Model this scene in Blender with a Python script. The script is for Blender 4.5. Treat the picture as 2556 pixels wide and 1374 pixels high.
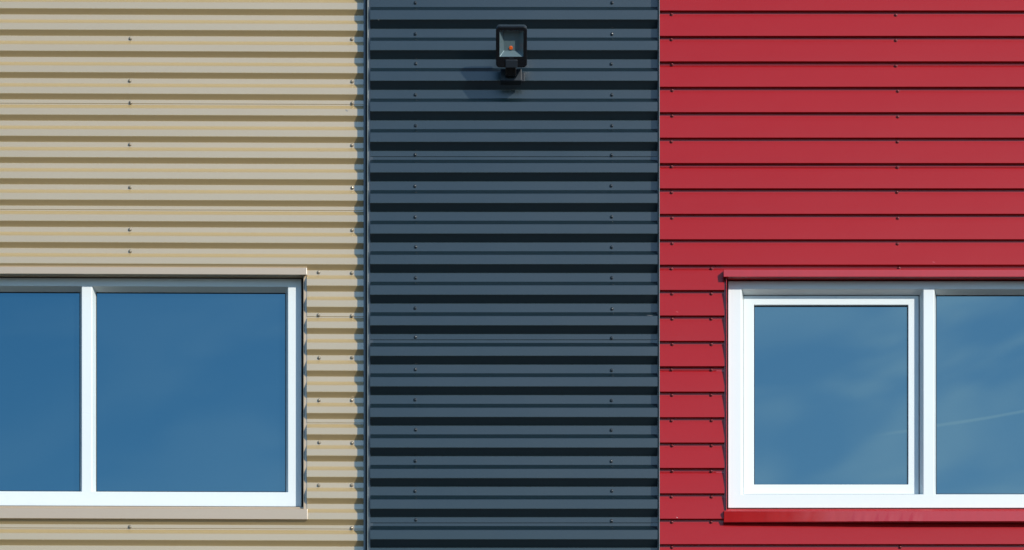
import bpy, math, random
from mathutils import Vector
random.seed(7)
S = bpy.context.scene
COL = S.collection
for o in list(bpy.data.objects):
    bpy.data.objects.remove(o)

# ------------------------------------------------------------------ camera, sky, sun, exposure
K = 0.002              # metres per pixel of the photograph at the wall plane
L = 10000.0            # camera distance in those pixels (20 m)
CAMZ = 1.6
CV = 3000.0            # height of the picture centre above the camera (6 m)
cd = bpy.data.cameras.new("camera")
cam = bpy.data.objects.new("camera", cd)
COL.objects.link(cam)
cam.location = (0, -L * K, CAMZ)
cam.rotation_euler = (math.radians(90), 0, 0)
cd.sensor_width = 36.0
cd.lens = 36.0 * L / 2556.0
cd.shift_y = CV / 2556.0
cd.clip_start = 0.5
cd.clip_end = 3000
S.camera = cam

SUN = Vector((0.76, -1.0, 0.55)).normalized()
elev = math.asin(SUN.z)
azim = math.atan2(SUN.x, SUN.y)
sl = bpy.data.lights.new("sun", 'SUN')
sl.energy = 4.0
sl.angle = math.radians(0.53)
sl.color = (1.0, 0.95, 0.86)
so = bpy.data.objects.new("sun", sl)
COL.objects.link(so)
so.rotation_euler = SUN.to_track_quat('Z', 'Y').to_euler()
so.location = (12, -16, 18)

W = bpy.data.worlds.new("World")
S.world = W
W.use_nodes = True
nt = W.node_tree
N, LK = nt.nodes, nt.links
bg = N['Background']
bg.inputs[1].default_value = 0.15
sky = N.new('ShaderNodeTexSky')
sky.sky_type = 'NISHITA'
sky.sun_disc = False
sky.sun_elevation = elev
sky.sun_rotation = azim
sky.air_density = 1.0
sky.dust_density = 0.15
sky.ozone_density = 4.0
sky.altitude = 300


def mth(nt, op, a, b=None, c=None, clamp=False):
    n = nt.nodes.new('ShaderNodeMath')
    n.operation = op
    n.use_clamp = clamp
    for i, v in enumerate((a, b, c)):
        if v is None:
            continue
        if isinstance(v, (int, float)):
            n.inputs[i].default_value = v
        else:
            nt.links.new(v, n.inputs[i])
    return n.outputs[0]


def smooth(nt, v, a, b):
    n = nt.nodes.new('ShaderNodeMapRange')
    n.interpolation_type = 'SMOOTHSTEP'
    nt.links.new(v, n.inputs[0])
    n.inputs[1].default_value = a
    n.inputs[2].default_value = b
    return n.outputs[0]


# thin cirrus and one old vapour trail high over the yard the wall looks out on
tc = N.new('ShaderNodeTexCoord')
sp = N.new('ShaderNodeSeparateXYZ')
LK.new(tc.outputs['Generated'], sp.inputs[0])
ay = mth(nt, 'MAXIMUM', mth(nt, 'ABSOLUTE', sp.outputs[1]), 0.05)
U = mth(nt, 'DIVIDE', sp.outputs[0], ay)
V = mth(nt, 'DIVIDE', sp.outputs[2], ay)
cb = N.new('ShaderNodeCombineXYZ')
LK.new(mth(nt, 'ADD', mth(nt, 'MULTIPLY', U, 1.0), mth(nt, 'MULTIPLY', V, -0.4)), cb.inputs[0])
LK.new(mth(nt, 'ADD', mth(nt, 'MULTIPLY', V, 2.6), mth(nt, 'MULTIPLY', U, -0.5)), cb.inputs[1])
nz = N.new('ShaderNodeTexNoise')
nz.inputs['Scale'].default_value = 17.0
nz.inputs['Detail'].default_value = 2.5
nz.inputs['Roughness'].default_value = 0.5
nz.inputs['Distortion'].default_value = 0.6
LK.new(cb.outputs[0], nz.inputs['Vector'])
wisps = smooth(nt, nz.outputs[0], 0.38, 0.66)
veil = smooth(nt, U, -0.13, 0.13)
front = smooth(nt, sp.outputs[1], 0.0, -0.3)
cloud = mth(nt, 'MULTIPLY', mth(nt, 'ADD', mth(nt, 'MULTIPLY', wisps, mth(nt, 'ADD', mth(nt, 'MULTIPLY', veil, 0.44), 0.07)), mth(nt, 'MULTIPLY', veil, 0.27)), front)
ln = mth(nt, 'ABSOLUTE', mth(nt, 'SUBTRACT', V, mth(nt, 'ADD', mth(nt, 'MULTIPLY', U, 0.165), 0.2449)))
trail = mth(nt, 'MULTIPLY', smooth(nt, ln, 0.0006, 0.0001), mth(nt, 'MULTIPLY', smooth(nt, U, 0.087, 0.104), 0.34))
trail = mth(nt, 'MULTIPLY', trail, front)
haze = mth(nt, 'MULTIPLY', smooth(nt, V, 0.32, 0.21), 0.13)
fac = mth(nt, 'ADD', mth(nt, 'ADD', cloud, trail), haze, clamp=True)
mx = N.new('ShaderNodeMix')
mx.data_type = 'RGBA'
LK.new(fac, mx.inputs[0])
tn = N.new('ShaderNodeVectorMath')      # the deep, clean blue of this photograph's sky
tn.operation = 'MULTIPLY'
tn.inputs[1].default_value = (0.56, 0.93, 1.06)
LK.new(sky.outputs[0], tn.inputs[0])
LK.new(tn.outputs[0], mx.inputs[6])
mx.inputs[7].default_value = (5.8, 7.3, 9.2, 1)
LK.new(mx.outputs[2], bg.inputs[0])

S.view_settings.view_transform = 'Standard'
S.view_settings.look = 'None'
S.view_settings.exposure = 0.0
S.view_settings.gamma = 1.0
S.cycles.max_bounces = 8


# ------------------------------------------------------------------ helpers
def P(px, py, d):
    """Real position (u right, v up from the camera, in wall pixels) of what the photo shows at px, py when it lies d behind the reference plane."""
    s = (L + d) / L
    return ((px - 1278.0) * s, (687.0 - py + CV) * s)


SHEAR = 0.0
UREF = 0.0


def w3(u, v, d):
    v = v - SHEAR * (u - UREF)
    return (u * K, d * K, v * K + CAMZ)


def mesh(name, verts, faces, mat, parent=None, raw=False, smooth_=False, bevel=0.0, seg=2, solid=0.0):
    me = bpy.data.meshes.new(name)
    me.from_pydata([v if raw else w3(*v) for v in verts], [], faces)
    me.materials.append(mat)
    if smooth_:
        for p in me.polygons:
            p.use_smooth = True
    me.update()
    o = bpy.data.objects.new(name, me)
    COL.objects.link(o)
    if parent is not None:
        o.parent = parent
    if solid:
        m = o.modifiers.new("thickness", 'SOLIDIFY')
        m.thickness = solid
        m.offset = -1
    if bevel:
        m = o.modifiers.new("edges", 'BEVEL')
        m.width = bevel * K
        m.segments = seg
        m.limit_method = 'ANGLE'
        m.angle_limit = math.radians(25)
        m.harden_normals = False
    return o


def empty(name, label=None, cat=None, kind='thing', group=None, loc=(0, 0, 0)):
    o = bpy.data.objects.new(name, None)
    o.empty_display_size = 0.2
    COL.objects.link(o)
    o.location = loc
    if label:
        o['label'] = label
        o['category'] = cat
        o['kind'] = kind
    if group:
        o['group'] = group
    return o


def box(u0, u1, v0, v1, d0, d1):
    """d0 = front (nearer camera), d1 = back."""
    vs = [(u0, v0, d0), (u1, v0, d0), (u1, v1, d0), (u0, v1, d0), (u0, v0, d1), (u1, v0, d1), (u1, v1, d1), (u0, v1, d1)]
    fs = [(0, 1, 2, 3), (5, 4, 7, 6), (1, 5, 6, 2), (4, 0, 3, 7), (3, 2, 6, 7), (4, 5, 1, 0)]
    return vs, fs


def ring(loops, close_back=False):
    """loops: list of (u0,u1,v0,v1,d); bridges each to the next."""
    vs, fs = [], []
    for (u0, u1, v0, v1, d) in loops:
        vs += [(u0, v0, d), (u1, v0, d), (u1, v1, d), (u0, v1, d)]
    for i in range(len(loops) - 1):
        a, b = i * 4, i * 4 + 4
        for j in range(4):
            k = (j + 1) % 4
            fs.append((a + j, a + k, b + k, b + j))
    return vs, fs


def prism(poly, u0, u1, nseg=1):
    """closed profile poly [(v,d)...] swept from u0 to u1 (solid)."""
    n = len(poly)
    vs, fs = [], []
    for i in range(nseg + 1):
        u = u0 + (u1 - u0) * i / nseg
        vs += [(u, v, d) for v, d in poly]
    for i in range(nseg):
        for j in range(n):
            k = (j + 1) % n
            fs.append((i * n + j, i * n + k, (i + 1) * n + k, (i + 1) * n + j))
    fs.append(tuple(range(n))[::-1])
    fs.append(tuple(nseg * n + j for j in range(n)))
    return vs, fs


def round_profile(pts, r=1.6, steps=3):
    """open profile [(v,d)] with small bend radii."""
    out = [pts[0]]
    for i in range(1, len(pts) - 1):
        a, b, c = Vector(pts[i - 1]), Vector(pts[i]), Vector(pts[i + 1])
        d1, d2 = (a - b), (c - b)
        l1, l2 = d1.length, d2.length
        if l1 < 0.01 or l2 < 0.01:
            out.append(pts[i])
            continue
        q = min(r, l1 * 0.4, l2 * 0.4)
        p0, p2 = b + d1 / l1 * q, b + d2 / l2 * q
        for s in range(steps + 1):
            t = s / steps
            p = p0.lerp(b, t).lerp(b.lerp(p2, t), t)
            out.append((p.x, p.y))
    out.append(pts[-1])
    return out


def clip(pts, vlo, vhi):
    """keep the part of a profile (v falling) between vlo and vhi."""
    out = []
    for i in range(len(pts) - 1):
        (v0, d0), (v1, d1) = pts[i], pts[i + 1]
        a, b = max(v0, v1), min(v0, v1)
        if b > vhi or a < vlo:
            continue

        def at(v):
            if abs(v1 - v0) < 1e-6:
                return (v0, d0)
            t = (v - v0) / (v1 - v0)
            return (v, d0 + (d1 - d0) * t)
        p = (v0, d0) if v0 <= vhi else at(vhi)
        q = (v1, d1) if v1 >= vlo else at(vlo)
        if not out or (abs(out[-1][0] - p[0]) + abs(out[-1][1] - p[1])) > 1e-4:
            out.append(p)
        if (abs(out[-1][0] - q[0]) + abs(out[-1][1] - q[1])) > 1e-4:
            out.append(q)
    return out


def sweep(pieces, name, mat, parent, solid=0.0012, seglen=160.0):
    """pieces: list of (profile, u0, u1); one mesh."""
    vs, fs = [], []
    for prof, u0, u1 in pieces:
        n = len(prof)
        m = max(1, int((u1 - u0) / seglen))
        base = len(vs)
        for i in range(m + 1):
            u = u0 + (u1 - u0) * i / m
            for (v, d) in prof:
                vs.append((u, v, d))
        for i in range(m):
            for j in range(n - 1):
                a = base + i * n + j
                fs.append((a, a + 1, a + n + 1, a + n))
    return mesh(name, vs, fs, mat, parent, solid=solid)


# ------------------------------------------------------------------ materials
def nodes(name):
    m = bpy.data.materials.new(name)
    m.use_nodes = True
    t = m.node_tree
    return m, t, t.nodes['Principled BSDF']


def noise(t, scale, stretch=(1, 1, 1), detail=4.0, rough=0.55):
    g = t.nodes.new('ShaderNodeNewGeometry')
    mp = t.nodes.new('ShaderNodeMapping')
    mp.inputs['Scale'].default_value = stretch
    t.links.new(g.outputs['Position'], mp.inputs['Vector'])
    n = t.nodes.new('ShaderNodeTexNoise')
    n.inputs['Scale'].default_value = scale
    n.inputs['Detail'].default_value = detail
    n.inputs['Roughness'].default_value = rough
    t.links.new(mp.outputs[0], n.inputs['Vector'])
    return n.outputs[0]


def paint(name, col, rough=0.35, ior=1.5, coat=0.0, coat_ior=1.5, coat_rough=0.2, var=0.06, grain=0.03, wave=0.25,
          wave_scale=2.0, tint=(1, 1, 1), streak=0.0, metal=0.0, marks=()):
    m, t, p = nodes(name)
    big = noise(t, 1.3, (0.5, 1, 1.4), 3)
    fine = noise(t, 420.0, (1, 1, 1), 2)
    f = mth(t, 'ADD', mth(t, 'MULTIPLY', mth(t, 'SUBTRACT', big, 0.5), 2 * var), 1.0)
    f = mth(t, 'ADD', f, mth(t, 'MULTIPLY', mth(t, 'SUBTRACT', fine, 0.5), 2 * grain))
    if streak:
        s = noise(t, 30.0, (1, 1, 0.02), 4, 0.7)
        f = mth(t, 'ADD', f, mth(t, 'MULTIPLY', mth(t, 'SUBTRACT', s, 0.5), 2 * streak))
    mixn = t.nodes.new('ShaderNodeVectorMath')
    mixn.operation = 'SCALE'
    mixn.inputs[0].default_value = col
    t.links.new(f, mixn.inputs['Scale'])
    out = mixn.outputs[0]
    for (mu, mv, ru, rv, mc, strength) in marks:      # scuffs and droppings with a place of their own on the sheet
        g = t.nodes.new('ShaderNodeNewGeometry')
        q = t.nodes.new('ShaderNodeSeparateXYZ')
        t.links.new(g.outputs['Position'], q.inputs[0])
        a = mth(t, 'DIVIDE', mth(t, 'SUBTRACT', q.outputs[0], mu * K), ru * K)
        b = mth(t, 'DIVIDE', mth(t, 'SUBTRACT', q.outputs[2], mv * K + CAMZ), rv * K)
        b = mth(t, 'ADD', b, mth(t, 'MULTIPLY', a, 0.8))
        r2 = mth(t, 'ADD', mth(t, 'MULTIPLY', a, a), mth(t, 'MULTIPLY', b, b))
        r2 = mth(t, 'ADD', r2, mth(t, 'MULTIPLY', noise(t, 300.0, (1, 1, 1), 2), 0.8))
        k = mth(t, 'MULTIPLY', smooth(t, r2, 1.4, 0.7), strength)
        mm = t.nodes.new('ShaderNodeMix')
        mm.data_type = 'RGBA'
        t.links.new(k, mm.inputs[0])
        t.links.new(out, mm.inputs[6])
        mm.inputs[7].default_value = (*mc, 1)
        out = mm.outputs[2]
    t.links.new(out, p.inputs['Base Color'])
    p.inputs['Metallic'].default_value = metal
    p.inputs['IOR'].default_value = ior
    p.inputs['Specular Tint'].default_value = (*tint, 1)
    r = mth(t, 'ADD', mth(t, 'MULTIPLY', mth(t, 'SUBTRACT', noise(t, 6.0, (0.4, 1, 1.5), 4), 0.5), 0.12), rough)
    t.links.new(r, p.inputs['Roughness'])
    p.inputs['Coat Weight'].default_value = coat
    p.inputs['Coat IOR'].default_value = coat_ior
    p.inputs['Coat Roughness'].default_value = coat_rough
    if wave:
        b = t.nodes.new('ShaderNodeBump')
        b.inputs['Strength'].default_value = wave
        b.inputs['Distance'].default_value = 0.02
        t.links.new(noise(t, wave_scale, (0.7, 1, 2.0), 2, 0.4), b.inputs['Height'])
        b2 = t.nodes.new('ShaderNodeBump')
        b2.inputs['Strength'].default_value = 0.10
        b2.inputs['Distance'].default_value = 0.0006
        t.links.new(fine, b2.inputs['Height'])
        t.links.new(b.outputs[0], b2.inputs['Normal'])
        t.links.new(b2.outputs[0], p.inputs['Normal'])
        if coat:
            t.links.new(b2.outputs[0], p.inputs['Coat Normal'])
    return m


def pmark(px, py, d, ru, rv, c, s):
    u, v = P(px, py, d)
    return (u, v, ru, rv, c, s)


TAN = paint("tan_paint", (0.42, 0.305, 0.142), rough=0.6, ior=1.2, coat=1.0, coat_ior=2.7, coat_rough=0.31, grain=0.03, var=0.03,
            marks=(pmark(865, 277, -9, 4.0, 2.4, (0.12, 0.09, 0.06), 0.8), pmark(795, 372, -9, 5, 1.6, (0.18, 0.14, 0.10), 0.5)))
TAN_TRIM = paint("tan_trim_paint", (0.43, 0.32, 0.20), rough=0.6, ior=1.2, coat=1.0, coat_ior=2.3, coat_rough=0.31, grain=0.03, var=0.03, streak=0.03)
CHAR = paint("charcoal_paint", (0.0015, 0.0112, 0.0168), rough=0.6, ior=1.1, coat=1.0, coat_ior=1.84, coat_rough=0.30, grain=0.22, var=0.08,
             marks=(pmark(1622, 787, -52, 9, 1.3, (0.3, 0.3, 0.3), 0.6), pmark(1580, 785, -52, 14, 1.0, (0.09, 0.10, 0.11), 0.5),
                    pmark(945, 50, -52, 2.5, 1.0, (0.3, 0.3, 0.3), 0.5)))
CHAR_TRIM = paint("charcoal_trim_paint", (0.007, 0.012, 0.014), rough=0.5, ior=1.33, coat=1.0, coat_ior=1.8, coat_rough=0.2, grain=0.05, var=0.05)
RED = paint("red_paint", (0.335, 0.003, 0.005), rough=0.6, ior=1.1, coat=1.0, coat_ior=1.49, coat_rough=0.27, grain=0.03, var=0.05,
            marks=(pmark(1690, 780, -46, 4, 1.3, (0.6, 0.12, 0.12), 0.5), pmark(2330, 656, -46, 4, 1.6, (0.5, 0.10, 0.12), 0.5),
                   pmark(1690, 1293, -48, 2, 1.2, (0.8, 0.5, 0.5), 0.7)))
RED_TRIM = paint("red_trim_paint", (0.40, 0.004, 0.006), rough=0.6, ior=1.1, coat=1.0, coat_ior=1.75, coat_rough=0.25, grain=0.02, var=0.04, streak=0.10)  # streak paints the sill's reflected vertical streaks into the colour
WHITE = paint("white_pvc", (0.72, 0.765, 0.765), rough=0.3, ior=1.45, grain=0.01, var=0.015, streak=0.012, wave=0.05)
GASKET = paint("black_rubber", (0.012, 0.016, 0.02), rough=0.5, grain=0.02, wave=0)
DARK = paint("cavity_dark", (0.03, 0.035, 0.04), rough=0.8, wave=0)
BLACKP = paint("black_diecast", (0.004, 0.005, 0.007), rough=0.25, ior=1.55, grain=0.08, wave=0)
CASE = paint("grey_case_enamel", (0.032, 0.045, 0.055), rough=0.4, ior=1.5, grain=0.08, wave=0)
GREYBOX = paint("dark_grey_plastic", (0.016, 0.022, 0.03), rough=0.45, ior=1.4, grain=0.05, wave=0)
REFL = paint("lamp_reflector", (0.17, 0.235, 0.265), rough=0.35, grain=0.02, wave=0, metal=0.25)
LED = paint("led_phosphor", (0.95, 0.13, 0.008), rough=0.5, grain=0.03, wave=0)
TANSC = paint("tan_screw_paint", (0.34, 0.28, 0.20), rough=0.28, ior=1.9, metal=0.55, wave=0)
CHARSC = paint("charcoal_screw_paint", (0.008, 0.014, 0.019), rough=0.22, ior=1.7, metal=0.0, wave=0)
REDSC = paint("red_screw_paint", (0.17, 0.004, 0.008), rough=0.4, ior=1.5, metal=0.0, wave=0)
PALE_EDGE = paint("pale_trim_edge", (0.17, 0.215, 0.22), rough=0.5, wave=0)  # paler grey than the charcoal trim whose hem it caps
WASHER = paint("rubber_washer", (0.05, 0.055, 0.06), rough=0.6, wave=0)
CONC = paint("plinth_concrete", (0.3, 0.29, 0.27), rough=0.9, grain=0.15, var=0.15, wave=0)


def glass(name, tint, ior):
    m, t, p = nodes(name)
    p.inputs['Base Color'].default_value = (0.004, 0.010, 0.016, 1)
    p.inputs['Roughness'].default_value = 0.0
    p.inputs['IOR'].default_value = ior
    p.inputs['Specular Tint'].default_value = (*tint, 1)
    b = t.nodes.new('ShaderNodeBump')
    b.inputs['Strength'].default_value = 0.035
    b.inputs['Distance'].default_value = 0.004
    t.links.new(noise(t, 1.6, (1, 1, 1), 2, 0.4), b.inputs['Height'])
    t.links.new(b.outputs[0], p.inputs['Normal'])
    return m


GLASS = glass("reflective_glass", (0.54, 0.90, 1.0), 3.12)

m, t, p = nodes("clear_lens")
for n in list(t.nodes):
    if n.type != 'OUTPUT_MATERIAL':
        t.nodes.remove(n)
out = [n for n in t.nodes if n.type == 'OUTPUT_MATERIAL'][0]
tr = t.nodes.new('ShaderNodeBsdfTransparent')
tr.inputs[0].default_value = (0.9, 0.93, 0.93, 1)
gl = t.nodes.new('ShaderNodeBsdfGlossy')
gl.inputs['Roughness'].default_value = 0.03
ms = t.nodes.new('ShaderNodeMixShader')
ms.inputs[0].default_value = 0.06
t.links.new(tr.outputs[0], ms.inputs[1])
t.links.new(gl.outputs[0], ms.inputs[2])
t.links.new(ms.outputs[0], out.inputs[0])
LENS = m

m, t, p = nodes("yard_gravel")
n1 = noise(t, 0.15, (1, 1, 1), 6)
n2 = noise(t, 40.0, (1, 1, 1), 4)
f = mth(t, 'ADD', mth(t, 'MULTIPLY', n1, 0.5), mth(t, 'MULTIPLY', n2, 0.6))
cr = t.nodes.new('ShaderNodeValToRGB')
cr.color_ramp.elements[0].color = (0.025, 0.022, 0.018, 1)
cr.color_ramp.elements[1].color = (0.07, 0.06, 0.048, 1)
t.links.new(f, cr.inputs[0])
t.links.new(cr.outputs[0], p.inputs['Base Color'])
p.inputs['Roughness'].default_value = 0.9
GROUND = m

# ------------------------------------------------------------------ ground
g = mesh("ground", [(-900, -900, 0), (900, -900, 0), (900, 900, 0), (-900, 900, 0)], [(0, 1, 2, 3)], GROUND, raw=True)
g['kind'] = 'structure'

VBOT, VTOP = -600.0, 4420.0      # wall sheets: from plinth (0.4 m) to parapet (10.4 m)


def screw_mesh(name, mat):
    """washer, rubber ring and domed hexagon head, axis towards the camera, about 20 mm wide."""
    vs, fs, mi = [], [], []

    def lathe(rings, n, mat_i, cap=True, ph=0.0):
        b = len(vs)
        for r, d in rings:
            for i in range(n):
                a = 2 * math.pi * i / n + ph
                vs.append((r * math.cos(a) * K, d * K, r * math.sin(a) * K))
        for k in range(len(rings) - 1):
            for i in range(n):
                j = (i + 1) % n
                fs.append((b + k * n + i, b + k * n + j, b + (k + 1) * n + j, b + (k + 1) * n + i))
                mi.append(mat_i)
        fs.append(tuple(b + (len(rings) - 1) * n + i for i in range(n)))
        mi.append(mat_i)
    lathe([(4.4, 0.3), (4.4, -0.6), (4.1, -0.7)], 20, 1)
    lathe([(4.1, -0.65), (4.0, -1.1), (3.2, -1.6)], 20, 0)
    lathe([(2.7, -1.4), (2.7, -3.1), (2.4, -3.8), (1.7, -4.3), (0.8, -4.5)], 6, 0, ph=0.4)
    me = bpy.data.meshes.new(name)
    me.from_pydata(vs, [], fs)
    me.materials.append(mat)
    me.materials.append(WASHER)
    for p_, i in zip(me.polygons, mi):
        p_.material_index = i
    me.update()
    return me


def put_screws(me, pts, d, parent):
    for px, py in pts:
        u, v = P(px, py, d)
        x, y, z = w3(u, v, d)
        o = bpy.data.objects.new("screw", me)
        COL.objects.link(o)
        o.parent = parent
        o.location = (x, y - 0.0006, z)
        o.rotation_euler = (random.uniform(-0.06, 0.06), random.uniform(0, 6.28), random.uniform(-0.06, 0.06))


def backing(parent, u0, u1, hole, dfront, dback=900.0, mat=None):
    """the masonry wall behind the sheets, with the window opening left free to a depth."""
    a = []
    vs, fs = [], []

    def add(b):
        k = len(vs)
        vs.extend(b[0])
        fs.extend([tuple(k + i for i in f) for f in b[1]])
    if hole is None:
        add(box(u0, u1, VBOT - 200, VTOP, dfront, dback))
    else:
        h0, h1, g0, g1, hd = hole
        add(box(u0, h0, VBOT - 200, VTOP, dfront, dback))
        add(box(h1, u1, VBOT - 200, VTOP, dfront, dback))
        add(box(h0, h1, VBOT - 200, g0, dfront, dback))
        add(box(h0, h1, g1, VTOP, dfront, dback))
        add(box(h0, h1, g0, g1, hd, dback))
    return mesh("inner_wall", vs, fs, mat or DARK, parent)


def coping(parent, u0, u1, d0, mat):
    v = VTOP
    pr = [(v - 60, d0 - 14), (v + 14, d0 - 14), (v + 22, 300), (v - 60, 300)]
    a, b = prism(pr, u0, u1)
    return mesh("parapet_cap", a, b, mat, parent, bevel=1.5)


# ================================================================== TAN FACADE
SHEAR, UREF = 0.0035, -390.0
tan = empty("facade_wall", "tan corrugated metal wall with narrow ribs and a wide white framed window", "wall")
pitch = 53.0
v0 = 687.0 + CV - 664.0          # real height of one crest's lower edge
prof = []
nmax = int((VTOP - v0) / pitch) + 2
for k in range(-nmax, 200):
    vb = v0 - k * pitch
    # from the crest's top edge down
    c_ = -10.5 + random.uniform(-0.25, 0.25)
    prof += [(vb + 16.9 + random.uniform(-0.2, 0.2), c_), (vb, c_ + random.uniform(-0.3, 0.3))]
    lap = (k % 5 == 2)
    if lap:
        prof += [(vb - 11.2, 0.0), (vb - 20.8, 0.0), (vb - 20.9, 1.6), (vb - 24.5, 1.5)]
    else:
        prof += [(vb - 11.2, 0.0), (vb - 24.5, 0.0)]
prof = round_profile(prof, 1.3)
prof = clip(prof, VBOT, VTOP)
uL, uR = P(909.5, 0, 0)[0], None
hu0, hu1 = P(-318, 0, 0)[0], P(766.3, 0, 0)[0]
hv0, hv1 = P(0, 1283, 0)[1], P(0, 676, 0)[1]
UL = -4300.0
pieces = [(clip(prof, hv1, VTOP), UL, uL), (clip(prof, VBOT, hv0), UL, uL),
          (clip(prof, hv0, hv1), UL, hu0), (clip(prof, hv0, hv1), hu1, uL)]
clad = sweep(pieces, "cladding", TAN, tan)
sm = screw_mesh("tan_screw", TANSC)
pts = []
vy = [97.8 + 53 * k for k in range(24)]
j = lambda a=1.3: random.uniform(-a, a)
for k in (0, 2, 3, 5, 7, 9, 10, 23):
    pts.append((324.5 + j(), vy[k] - 0.6 + j(0.8)))
for k in (0, 2, 3, 5, 7, 9, 11, 13, 15, 17, 19, 21, 23):
    pts.append((878.3 + j(0.9), vy[k] + 1.2 + j(0.8)))
for k in (11, 13, 15, 17, 19, 21):
    pts.append((795.8 + j(0.9), vy[k] + 0.6 + j(0.8)))
_s = SHEAR
for px, py in pts:
    # measured picture height, so undo the slope of the sheets before it is added again
    u, v = P(px, py, 0.0)
    z = v * K + CAMZ
    o = bpy.data.objects.new("screw", sm)
    COL.objects.link(o)
    o.parent = clad
    o.location = (u * K, -0.0006, z)
    o.rotation_euler = (random.uniform(-0.06, 0.06), random.uniform(0, 6.28), random.uniform(-0.06, 0.06))


def gasket(parent, u0, u1, v0, v1, d, wdt=2.2):
    vs, fs = ring([(u0, u1, v0, v1, d + 4), (u0, u1, v0, v1, d), (u0 + wdt, u1 - wdt, v0 + wdt, v1 - wdt, d - 0.4), (u0 + wdt, u1 - wdt, v0 + wdt, v1 - wdt, d + 4)])
    return mesh("gasket", vs, fs, GASKET, parent)


def pane(parent, u0, u1, v0, v1, d):
    vs, fs = box(u0, u1, v0, v1, d, d + 5)
    return mesh("pane", vs, fs, GLASS, parent)


# --- left window: frame face 28 px behind the valley plane
DF, DG, BW = 28.0, 28.0, 7.0
win = empty("window")
win.parent = tan
win['label'] = "wide white window with fixed dark blue panes in the tan wall"
O0, O1 = P(-306, 0, DF)[0], P(752.3, 0, DF)[0]
I0, I1 = P(-272, 0, DF)[0], P(718.8, 0, DF)[0]
OV0, OV1 = P(0, 1265.8, DF)[1], P(0, 697, DF)[1]
IV0, IV1 = P(0, 1230, DF)[1], P(0, 717, DF)[1]
vs, fs = ring([(O0, O1, OV0, OV1, DF + 45), (O0, O1, OV0, OV1, DF), (I0, I1, IV0, IV1, DF),
               (I0 + BW, I1 - BW, IV0 + BW, IV1 - BW, DF + DG), (I0 + BW, I1 - BW, IV0 + BW, IV1 - BW, DF + DG + 12)])
mesh("frame", vs, fs, WHITE, win, bevel=1.2)
M0, M1 = P(204, 0, DF)[0], P(230, 0, DF)[0]


def mullion(parent, m0, m1, lo, hi, df, dg, bw):
    vs = []
    for v in (lo, hi):
        vs += [(m0 - bw, v, df + dg + 10), (m0 - bw, v, df + dg), (m0, v, df + 0.3), (m1, v, df + 0.3), (m1 + bw, v, df + dg), (m1 + bw, v, df + dg + 10)]
    fs = [(i, i + 1, i + 7, i + 6) for i in range(5)] + [(0, 1, 2, 3, 4, 5)[::-1], (6, 7, 8, 9, 10, 11)]
    return mesh("mullion", vs, fs, WHITE, parent, bevel=1.2)


mullion(win, M0, M1, IV0 - 1, IV1 + 1, DF, DG, BW)
gd = DF + DG
for a, b in ((I0 + BW, M0 - BW), (M1 + BW, I1 - BW)):
    gasket(win, a - 0.5, b + 0.5, IV0 + BW - 0.5, IV1 - BW + 0.5, gd + 0.5)
    pane(win, a, b, IV0 + BW, IV1 - BW, gd + 2.5)

# flashings round the opening
fu1 = P(766.0, 0, -9)[0]
fu0 = P(-322, 0, -9)[0]
ht, hb = P(0, 668.6, -10)[1], P(0, 686.7, -10)[1]
pr = [(hb, -10), (ht - 1, -10), (ht + 0.5, -8.5), (ht + 6, 4), (ht + 6, 24), (hb + 6, 24), (hb + 6, 30), (hb + 3, 30), (hb + 3, -7.5), (hb, -7.5)]
a, b = prism(pr, fu0, fu1, 12)
mesh("head_flashing", a, b, TAN_TRIM, win, bevel=0.7)
st, sb = P(0, 1271.3, -15)[1], P(0, 1297.3, -15)[1]
su1, su0 = P(767.6, 0, -15)[0], P(-323, 0, -15)[0]
pr = [(sb, -15), (st - 1, -15), (st + 0.6, -13.8), (st + 7, 12), (st + 12, 14), (st + 12, 20), (sb + 20, 20), (sb + 20, 2), (sb, 2)]
a, b = prism(pr, su0, su1, 12)
mesh("sill", a, b, TAN_TRIM, win, bevel=0.8)
for (ja, jb, jr) in ((P(757.2, 0, 0)[0], P(786, 0, 0)[0], 1), (P(-316, 0, 0)[0], P(-345, 0, 0)[0], -1)):
    pr = [(ja, 38), (ja, 1.2), (ja + 1.5 * jr, 0.0 + 0.4), (ja + 3 * jr, 1.9), (jb, 2.2), (jb, 5), (ja + 4 * jr, 5), (ja + 4 * jr, 38)]
    vs = [(u, hv0 - 2, d) for u, d in pr] + [(u, hv1 + 2, d) for u, d in pr]
    n = len(pr)
    fs = [(i, (i + 1) % n, n + (i + 1) % n, n + i) for i in range(n)] + [tuple(range(n)), tuple(range(n, 2 * n))[::-1]]
    mesh("jamb_flashing", vs, fs, TAN_TRIM, win)
backing(tan, UL, P(905, 0, 0)[0], (P(-330, 0, 0)[0], P(770, 0, 0)[0], P(0, 1290, 0)[1], P(0, 672, 0)[1], 70.0), 10.0)
coping(tan, UL, uL, -9, TAN_TRIM)
a, b = box(UL, uL, -799, VBOT, 2, 60)
mesh("plinth", a, b, CONC, tan)
SHEAR = 0.0

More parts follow.
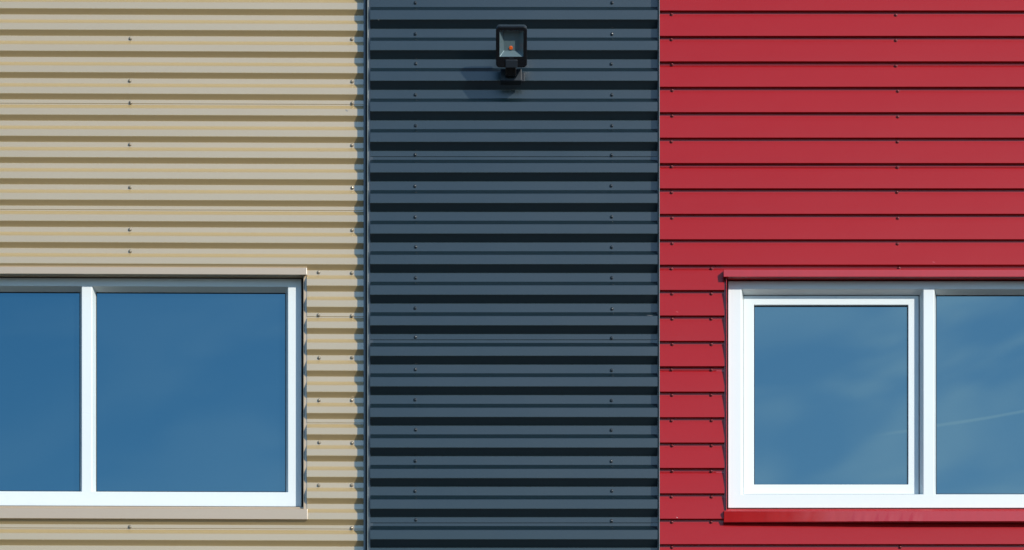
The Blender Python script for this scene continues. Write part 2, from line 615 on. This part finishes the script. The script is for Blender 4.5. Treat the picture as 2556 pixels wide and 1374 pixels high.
# ================================================================== CHARCOAL FACADE
ch = empty("facade_wall", "dark charcoal corrugated metal wall with deep ribs between the tan and the red walls", "wall")
DV, DC = -32.0, -52.0
cb_ = P(0, 813.0, DC)[1]           # crest bottom
vs_ = P(0, 833.9, DV)[1]           # valley start
ve_ = P(0, 856.7, DV)[1]           # valley end
ct_ = P(0, 865.2, DC)[1]           # next crest's top
pitch = 76.33 * (L - 52) / L
drop = cb_ - min(vs_, cb_ - 13.6)
a1 = cb_ - vs_
a2 = cb_ - ve_
a3 = cb_ - ct_
prof = []
nmax = int((VTOP - cb_) / pitch) + 2
for k in range(-nmax, 120):
    vb = cb_ - k * pitch
    prof += [(vb + (pitch - a3) + random.uniform(-0.2, 0.2), DC + random.uniform(-0.25, 0.25)), (vb, DC + random.uniform(-0.25, 0.25))]
    if k % 6 == 0:
        prof += [(vb - a1, DV), (vb - a1 - 14.5, DV), (vb - a1 - 14.6, DV + 1.6), (vb - a2, DV + 1.5)]
    else:
        prof += [(vb - a1, DV), (vb - a2, DV)]
prof = round_profile(prof, 1.5)
prof = clip(prof, VBOT, VTOP)
cu0, cu1 = P(924.0, 0, -52)[0], P(1641.6, 0, -52)[0]
clad = sweep([(prof, cu0, cu1)], "cladding", CHAR, ch)
sm = screw_mesh("charcoal_screw", CHARSC)
pts = []
for y in (8, 86, 160, 238, 314, 387, 465, 542, 617.5, 694, 770.5, 843, 923.5, 999, 1074, 1151.5, 1226, 1299):
    pts.append((1036.5 + j(), y + j(0.8)))
    pts.append((1526.5 + j(), y + (1 if y > 700 else 0.3) + j(0.8)))
put_screws(sm, pts, DV, clad)


def strip_u(name, prof_ud, parent, mat, bevel=0.0):
    n = len(prof_ud)
    vs = [(u, VBOT, d) for u, d in prof_ud] + [(u, VTOP, d) for u, d in prof_ud]
    fs = [(i, (i + 1) % n, n + (i + 1) % n, n + i) for i in range(n)] + [tuple(range(n)), tuple(range(n, 2 * n))[::-1]]
    return mesh(name, vs, fs, mat, parent, bevel=bevel)


def uu(px, d):
    return P(px, 0, d)[0]


# left corner trim: flat flange over the tan sheets, a proud hem, and a strip under the charcoal sheets
CT = strip_u("corner_trim", [(uu(907.5, -11), -9.6), (uu(907.5, -11), -11.5), (uu(916.6, -11), -11.5), (uu(916.6, -44), -43), (uu(917.2, -44), -44.5),
                        (uu(918.6, -44), -44.5), (uu(919.4, -43), -42), (uu(919.6, -31), -31), (uu(940, -30), -30), (uu(940, -28), -28), (uu(920, -28), -6), (uu(907.5, -8), -6)], ch, CHAR_TRIM)
strip_u("trim_edge", [(uu(917.1, -45), -44.4), (uu(917.3, -45), -45.6), (uu(918.6, -45), -45.6), (uu(919.0, -45), -44.4)], CT, PALE_EDGE)
# right corner trim
CT = strip_u("corner_trim", [(uu(1625, -31), -30.5), (uu(1641.6, -31), -31), (uu(1641.8, -31), -5), (uu(1644.4, -31), -5), (uu(1644.6, -56), -55), (uu(1645.1, -56), -56.5), (uu(1646.2, -56), -56.5),
                        (uu(1647, -55), -55), (uu(1647.2, -30), -2), (uu(1641, -2), -2), (uu(1640.5, -27), -26), (uu(1625, -27), -26)], ch, CHAR_TRIM)
strip_u("trim_edge", [(uu(1645.0, -57), -56.4), (uu(1645.1, -57), -57.6), (uu(1646.2, -57), -57.6), (uu(1646.5, -57), -56.4)], CT, PALE_EDGE)
backing(ch, uu(910, -20) + 2, uu(1640, -20), None, -20.0, mat=DARK)
coping(ch, uu(907, -52), uu(1647, -52), -56, CHAR_TRIM)
a, b = box(uu(910, -20) + 2, uu(1645, -20), -799, VBOT, -26, 60)
mesh("plinth", a, b, CONC, ch)

# ================================================================== RED FACADE
rd = empty("facade_wall", "bright red metal wall of overlapping horizontal boards with a white framed opening window", "wall")
DLp, DR = -51.0, -41.2
pitch = 63.43 * (L - 50) / L
lip0 = P(0, 661.3, DLp)[1]
cr0 = P(0, 672.2, DR)[1]
cd_ = lip0 - cr0
prof = []
nmax = int((VTOP - lip0) / pitch) + 2
for k in range(-nmax, 150):
    vb = lip0 - k * pitch
    lap = (k % 4 == 0)
    e = random.uniform(-0.35, 0.35)
    # the board's face bellies out: steep at its foot, leaning back towards its top
    for f in (0.2, 0.4, 0.6, 0.8):
        vt = vb + (pitch - cd_) * (1 - f)
        prof += [(vt, DR + (DLp + e - DR) * (1 - (1 - f) ** 1.2))]
    prof += [(vb + 0.6, DLp + e), (vb, DLp + 0.9), (vb - 0.05, DR - 0.8), (vb - 0.9, DR)]
    if lap:
        prof += [(vb - cd_ + 1.0, DR), (vb - cd_ + 0.9, DR + 1.5), (vb - cd_ - 1.0, DR + 1.2), (vb - cd_ - 3, DR - 0.4)]
    else:
        prof += [(vb - cd_, DR + 0.2)]
prof = clip(prof, VBOT, VTOP)
UR = 4300.0
ru0 = uu(1647.2, -48)
hu0, hu1 = uu(1808.2, -48), uu(2850, -48)
hv0, hv1 = P(0, 1290, -48)[1], P(0, 678, -48)[1]
pieces = [(clip(prof, hv1, VTOP), ru0, UR), (clip(prof, VBOT, hv0), ru0, UR),
          (clip(prof, hv0, hv1), ru0, hu0), (clip(prof, hv0, hv1), hu1, UR)]
clad = sweep(pieces, "cladding", RED, rd)
sm = screw_mesh("red_screw", REDSC)
pts = []
for y in (36, 99, 161, 226, 289.5, 353.5, 415, 481, 544, 607.5, 670.5, 733.5, 796, 859, 923, 986, 1050, 1112.5, 1175.5, 1240, 1303, 1366):
    pts.append((1677 + j(1.1), y + 1.0 + j(0.5)))
for y in (670.5, 733, 796, 859, 923, 986.5, 1049.5, 1112.5, 1175.5, 1240, 1303):
    pts.append((1775.3 + j(0.8), y + 0.8 + j(0.5)))
for x, y in ((2236, 38), (2236, 101.5), (2236, 165), (2241, 228), (2241, 292), (2240, 354.5), (2240, 418), (2239, 480), (2241, 545), (2240, 609), (2244, 669.5), (2247, 1366)):
    pts.append((x, y + 0.5))
put_screws(sm, pts, DR, clad)

DF, DG, BW = -27.0, 28.0, 7.0
win = empty("window")
win.parent = rd
win['label'] = "white window with an opening sash and a fixed pane in the red wall"
O0, O1 = uu(1817.5, DF), uu(2842, DF)
I0, I1 = uu(1850.5, DF), uu(2808, DF)
OV0, OV1 = P(0, 1268.3, DF)[1], P(0, 702, DF)[1]
IV0, IV1 = P(0, 1234.6, DF)[1], P(0, 722, DF)[1]
vs, fs = ring([(O0, O1, OV0, OV1, DF + 45), (O0, O1, OV0, OV1, DF), (I0, I1, IV0, IV1, DF),
               (I0 + BW, I1 - BW, IV0 + BW, IV1 - BW, DF + DG), (I0 + BW, I1 - BW, IV0 + BW, IV1 - BW, DF + DG + 14)])
mesh("frame", vs, fs, WHITE, win, bevel=1.2)
M0, M1 = uu(2305, DF), uu(2332, DF)
mullion(win, M0, M1, IV0 - 1, IV1 + 1, DF, DG, BW)
gd = DF + DG
# fixed pane on the right
gasket(win, M1 + BW - 0.5, I1 - BW + 0.5, IV0 + BW - 0.5, IV1 - BW + 0.5, gd + 0.5)
pane(win, M1 + BW, I1 - BW, IV0 + BW, IV1 - BW, gd + 2.5)
# opening sash on the left
a0, a1_ = I0 + BW, M0 - BW
b0, b1 = IV0 + BW, IV1 - BW
gasket(win, a0 - 0.3, a1_ + 0.3, b0 - 0.3, b1 + 0.3, gd + 2.0, 2.0)
sash = empty("sash")
sash.parent = win
S0, S1, T0, T1 = a0 + 0.6, a1_ - 1.8, b0 + 0.6, b1 - 1.8
G0, G1 = uu(1881.5, gd), uu(2267.2, gd)
H0, H1 = P(0, 1210, gd)[1], P(0, 761.5, gd)[1]
vs, fs = ring([(S0, S1, T0, T1, gd + 14), (S0, S1, T0, T1, gd - 0.5), (G0, G1, H0, H1, gd - 0.5), (G0 + 0.8, G1 - 0.8, H0 + 0.8, H1 - 0.8, gd + 6), (G0 + 0.8, G1 - 0.8, H0 + 0.8, H1 - 0.8, gd + 12)])
bpy.data.objects.remove(sash)
sash = mesh("sash", vs, fs, WHITE, win, bevel=1.0)
gasket(win, G0, G1, H0, H1, gd + 6.5, 2.4)
pane(win, G0 + 0.8, G1 - 0.8, H0 + 0.8, H1 - 0.8, gd + 8.5)

# flashings
f0, f1 = uu(1806.2, -65), uu(2852, -65)
ht, hb = P(0, 672.6, -65)[1], P(0, 691.4, -65)[1]
pr = [(hb, -65), (ht - 1, -64.6), (ht + 0.6, -63.2), (ht + 2, -40), (ht + 2, -28), (hb + 6, -28), (hb + 6, -24), (hb + 3, -24), (hb + 3, -61), (hb, -61)]
a, b = prism(pr, f0, f1, 10)
mesh("head_flashing", a, b, RED_TRIM, win, bevel=0.7)
f0, f1 = uu(1807.2, -63), uu(2851, -63)
st, sb = P(0, 1275.4, -61)[1], P(0, 1301.8, -63)[1]
a, b = [], []
cols = [12.0 * q for q in range(44)] + [700, 900, f1 - f0]
for du in cols:
    # the folded sheet is twisted a little: its face looks down at this end and stands plumb further along
    tw = 9.0 * max(0.0, 1 - du / 460.0) ** 1.15 + (0.35 * math.sin(du * 0.09) + 0.25 * math.sin(du * 0.21) if du < 500 else 0)
    pr = [(sb, -63 + tw), (st - 1, -62), (st + 0.6, -60.8), (st + 5, -36), (st + 12, -30), (st + 12, -22), (sb + 20, -22), (sb + 20, -44), (sb, -44)]
    a += [(f0 + du, v, d) for v, d in pr]
n = 9
for i in range(len(cols) - 1):
    for q in range(n):
        k = (q + 1) % n
        b.append((i * n + q, i * n + k, (i + 1) * n + k, (i + 1) * n + q))
b.append(tuple(range(n))[::-1])
b.append(tuple((len(cols) - 1) * n + q for q in range(n)))
mesh("sill", a, b, RED_TRIM, win, bevel=0.8)
for (ja, jr) in ((uu(1814.3, -54), 1), (uu(2846, -54), -1)):
    # lies behind the boards, turns out as a fin and returns to the frame
    pr = [(ja - 26 * jr, -40.5), (ja - 2.6 * jr, -41), (ja - 2.3 * jr, -53.5), (ja - 1.6 * jr, -54.6), (ja - 0.6 * jr, -54.6), (ja, -53.5),
          (ja + 0.2 * jr, 15), (ja - 2 * jr, 15), (ja - 2 * jr, -38.5), (ja - 26 * jr, -38.5)]
    vs = [(u, hv0 - 2, d) for u, d in pr] + [(u, hv1 + 2, d) for u, d in pr]
    n = len(pr)
    fs = [(i, (i + 1) % n, n + (i + 1) % n, n + i) for i in range(n)] + [tuple(range(n)), tuple(range(n, 2 * n))[::-1]]
    mesh("jamb_flashing", vs, fs, RED_TRIM, win)
backing(rd, uu(1649, -36), UR, (uu(1812, -36), uu(2848, -36), P(0, 1290, -36)[1], P(0, 672, -36)[1], 20.0), -36.0, mat=DARK)
coping(rd, ru0 + 1, UR, -50, RED_TRIM)
a, b = box(ru0 + 2, UR, -799, VBOT, -40, 60)
mesh("plinth", a, b, CONC, rd)

# ================================================================== FLOODLIGHT
TILT = math.radians(33)
n_ = (0.0, -math.cos(TILT), -math.sin(TILT))       # face normal (u, d, v)
up_ = (-math.sin(TILT), math.cos(TILT))            # along the face upwards: (d, v)
# centre of the face front plane
uc, vc = P(1276.7, 118.5, -52 - 95)
dc = -52 - 95


def FL(x, y, z):
    """lamp-head space: x right, y up along the face, z out of the face -> (u, v, d)"""
    d = dc + up_[0] * y + (-math.cos(TILT)) * z
    v = vc + up_[1] * y + (-math.sin(TILT)) * z
    return (uc + x, v, d)


def rrect(w, h, r, n=5, x0=0.0, y0=0.0):
    out = []
    for cx, cy, a0 in ((w - r, h - r, 0), (-w + r, h - r, 90), (-w + r, -h + r, 180), (w - r, -h + r, 270)):
        for i in range(n + 1):
            a = math.radians(a0 + 90 * i / n)
            out.append((cx + r * math.cos(a) + x0, cy + r * math.sin(a) + y0))
    return out


def loft(rings):
    n = len(rings[0][0])
    vs, fs = [], []
    for pts_, z in rings:
        vs += [FL(x, y, z) for x, y in pts_]
    for k in range(len(rings) - 1):
        for i in range(n):
            jn = (i + 1) % n
            fs.append((k * n + i, k * n + jn, (k + 1) * n + jn, (k + 1) * n + i))
    return vs, fs, n


fl_loc = (uc * K, -52 * K, P(0, 190, -60)[1] * K + CAMZ)
fl = empty("floodlight", "black floodlight with one orange diode fixed high on the charcoal ribbed wall", "floodlight", loc=fl_loc)


def flmesh(name, vs, fs, mat, parent=None, **kw):
    vv = [Vector(w3(*q)) - Vector(fl_loc) for q in vs]
    return mesh(name, [tuple(q) for q in vv], fs, mat, parent or fl, raw=True, **kw)


HW, HH = 38.3, 49.0
gw, gh, gy = 29.6, 31.5, 8.3          # glazed opening half sizes, centre height
vs, fs, n = loft([(rrect(HW - 12, HH - 14, 6), -34), (rrect(HW - 3, HH - 3, 9), -31), (rrect(HW - 0.4, HH - 0.4, 9), -24),
                  (rrect(HW, HH, 9), -6), (rrect(HW - 0.1, HH - 0.1, 9), -3.2)])
fs.append(tuple(range(n))[::-1])
flmesh("housing", vs, fs, CASE, smooth_=False)
vs, fs, n = loft([(rrect(HW - 0.5, HH - 0.5, 8.8), -3.2), (rrect(HW - 0.4, HH - 0.4, 8.8), -1.6), (rrect(HW - 1.2, HH - 1.2, 8.5), -0.5), (rrect(HW - 3, HH - 3, 7), 0),
                  (rrect(gw, gh, 1.5, y0=gy), 0.0), (rrect(gw - 0.3, gh - 0.3, 1.5, y0=gy), -2.2)])
flmesh("bezel", vs, fs, BLACKP)
# cooling fins on the back
for i in range(9):
    x = -24 + i * 6
    q = [FL(x + a, y, z) for y, z in ((-36, -32), (36, -32), (32, -40), (-32, -40)) for a in (-0.9, 0.9)]
    flmesh("cooling_fin", q, [(0, 2, 4, 6), (1, 7, 5, 3), (0, 1, 3, 2), (2, 3, 5, 4), (4, 5, 7, 6), (6, 7, 1, 0)], BLACKP)
vs, fs, n = loft([(rrect(gw - 0.4, gh - 0.4, 1.5, y0=gy), -2.2), (rrect(19.0, 23.0, 1.0, y0=gy + 3.0), -15.0)])
fs.append(tuple(range(n, 2 * n)))
flmesh("reflector", vs, fs, REFL)
vs, fs, n = loft([(rrect(4.7, 4.7, 4.69, 6, -1.5, gy - 13.2), -15.0), (rrect(4.7, 4.7, 4.69, 6, -1.5, gy - 13.2), -13.6), (rrect(3.8, 3.8, 3.79, 6, -1.5, gy - 13.2), -13.0)])
fs.append(tuple(range(2 * n, 3 * n)))
flmesh("diode", vs, fs, LED)
vs = [FL(x, y, -1.6) for x, y in rrect(gw - 0.3, gh - 0.3, 1.4, y0=gy)]
flmesh("lens", vs, [tuple(range(len(vs)))], LENS)
# motion sensor block under the lens and small catch
vs, fs, n = loft([(rrect(14.8, 9.5, 1.5, y0=-39.0), -1), (rrect(14.8, 9.5, 1.5, y0=-39.0), 1.6), (rrect(13.8, 8.5, 1.5, y0=-39.0), 2.4)])
fs.append(tuple(range(2 * n, 3 * n)))
flmesh("sensor_block", vs, fs, GREYBOX)
vs, fs, n = loft([(rrect(6, 1.0, 0.5, y0=gy - gh - 2.4, x0=0), 0), (rrect(6, 1.0, 0.5, y0=gy - gh - 2.4), 0.8)])
fs.append(tuple(range(n, 2 * n)))
flmesh("catch", vs, fs, GREYBOX)
# wall box, mounting plate and knuckle
bt, bb = P(0, 173.5, -80)[1], P(0, 202.0, -84)[1]
vs, fs = box(uu(1249.3, -84), uu(1302.3, -84), bb, bt, -84, -52.2)
flmesh("wall_box", vs, fs, GREYBOX, bevel=1.6, seg=3)
vs, fs = box(uu(1252, -55), uu(1309.5, -55), P(0, 203, -55)[1], P(0, 182, -55)[1], -54.6, -52.1)
flmesh("mounting_plate", vs, fs, GREYBOX, bevel=0.6)
# knuckle: arm from the wall box to the lower back of the head
A = (uu(1274, -80), bt - 12, -80)
vs = []
for s in (-13, 13):
    lo = FL(0, -47, -30)
    hi = FL(0, -30, -28)
    fr_ = FL(0, -48.5, -6)
    vs += [(uc - 2 + s, bt - 20, -74), (uc - 2 + s, bt - 22, -98), (uc - 2 + s, fr_[1], fr_[2]), (uc - 2 + s, hi[1], hi[2]), (uc - 2 + s, bt + 2, -70)]
fs = [(0, 1, 2, 3, 4), (9, 8, 7, 6, 5)] + [(i, 5 + i, 5 + (i + 1) % 5, (i + 1) % 5) for i in range(5)]
flmesh("bracket", vs, fs, BLACKP, bevel=1.2)
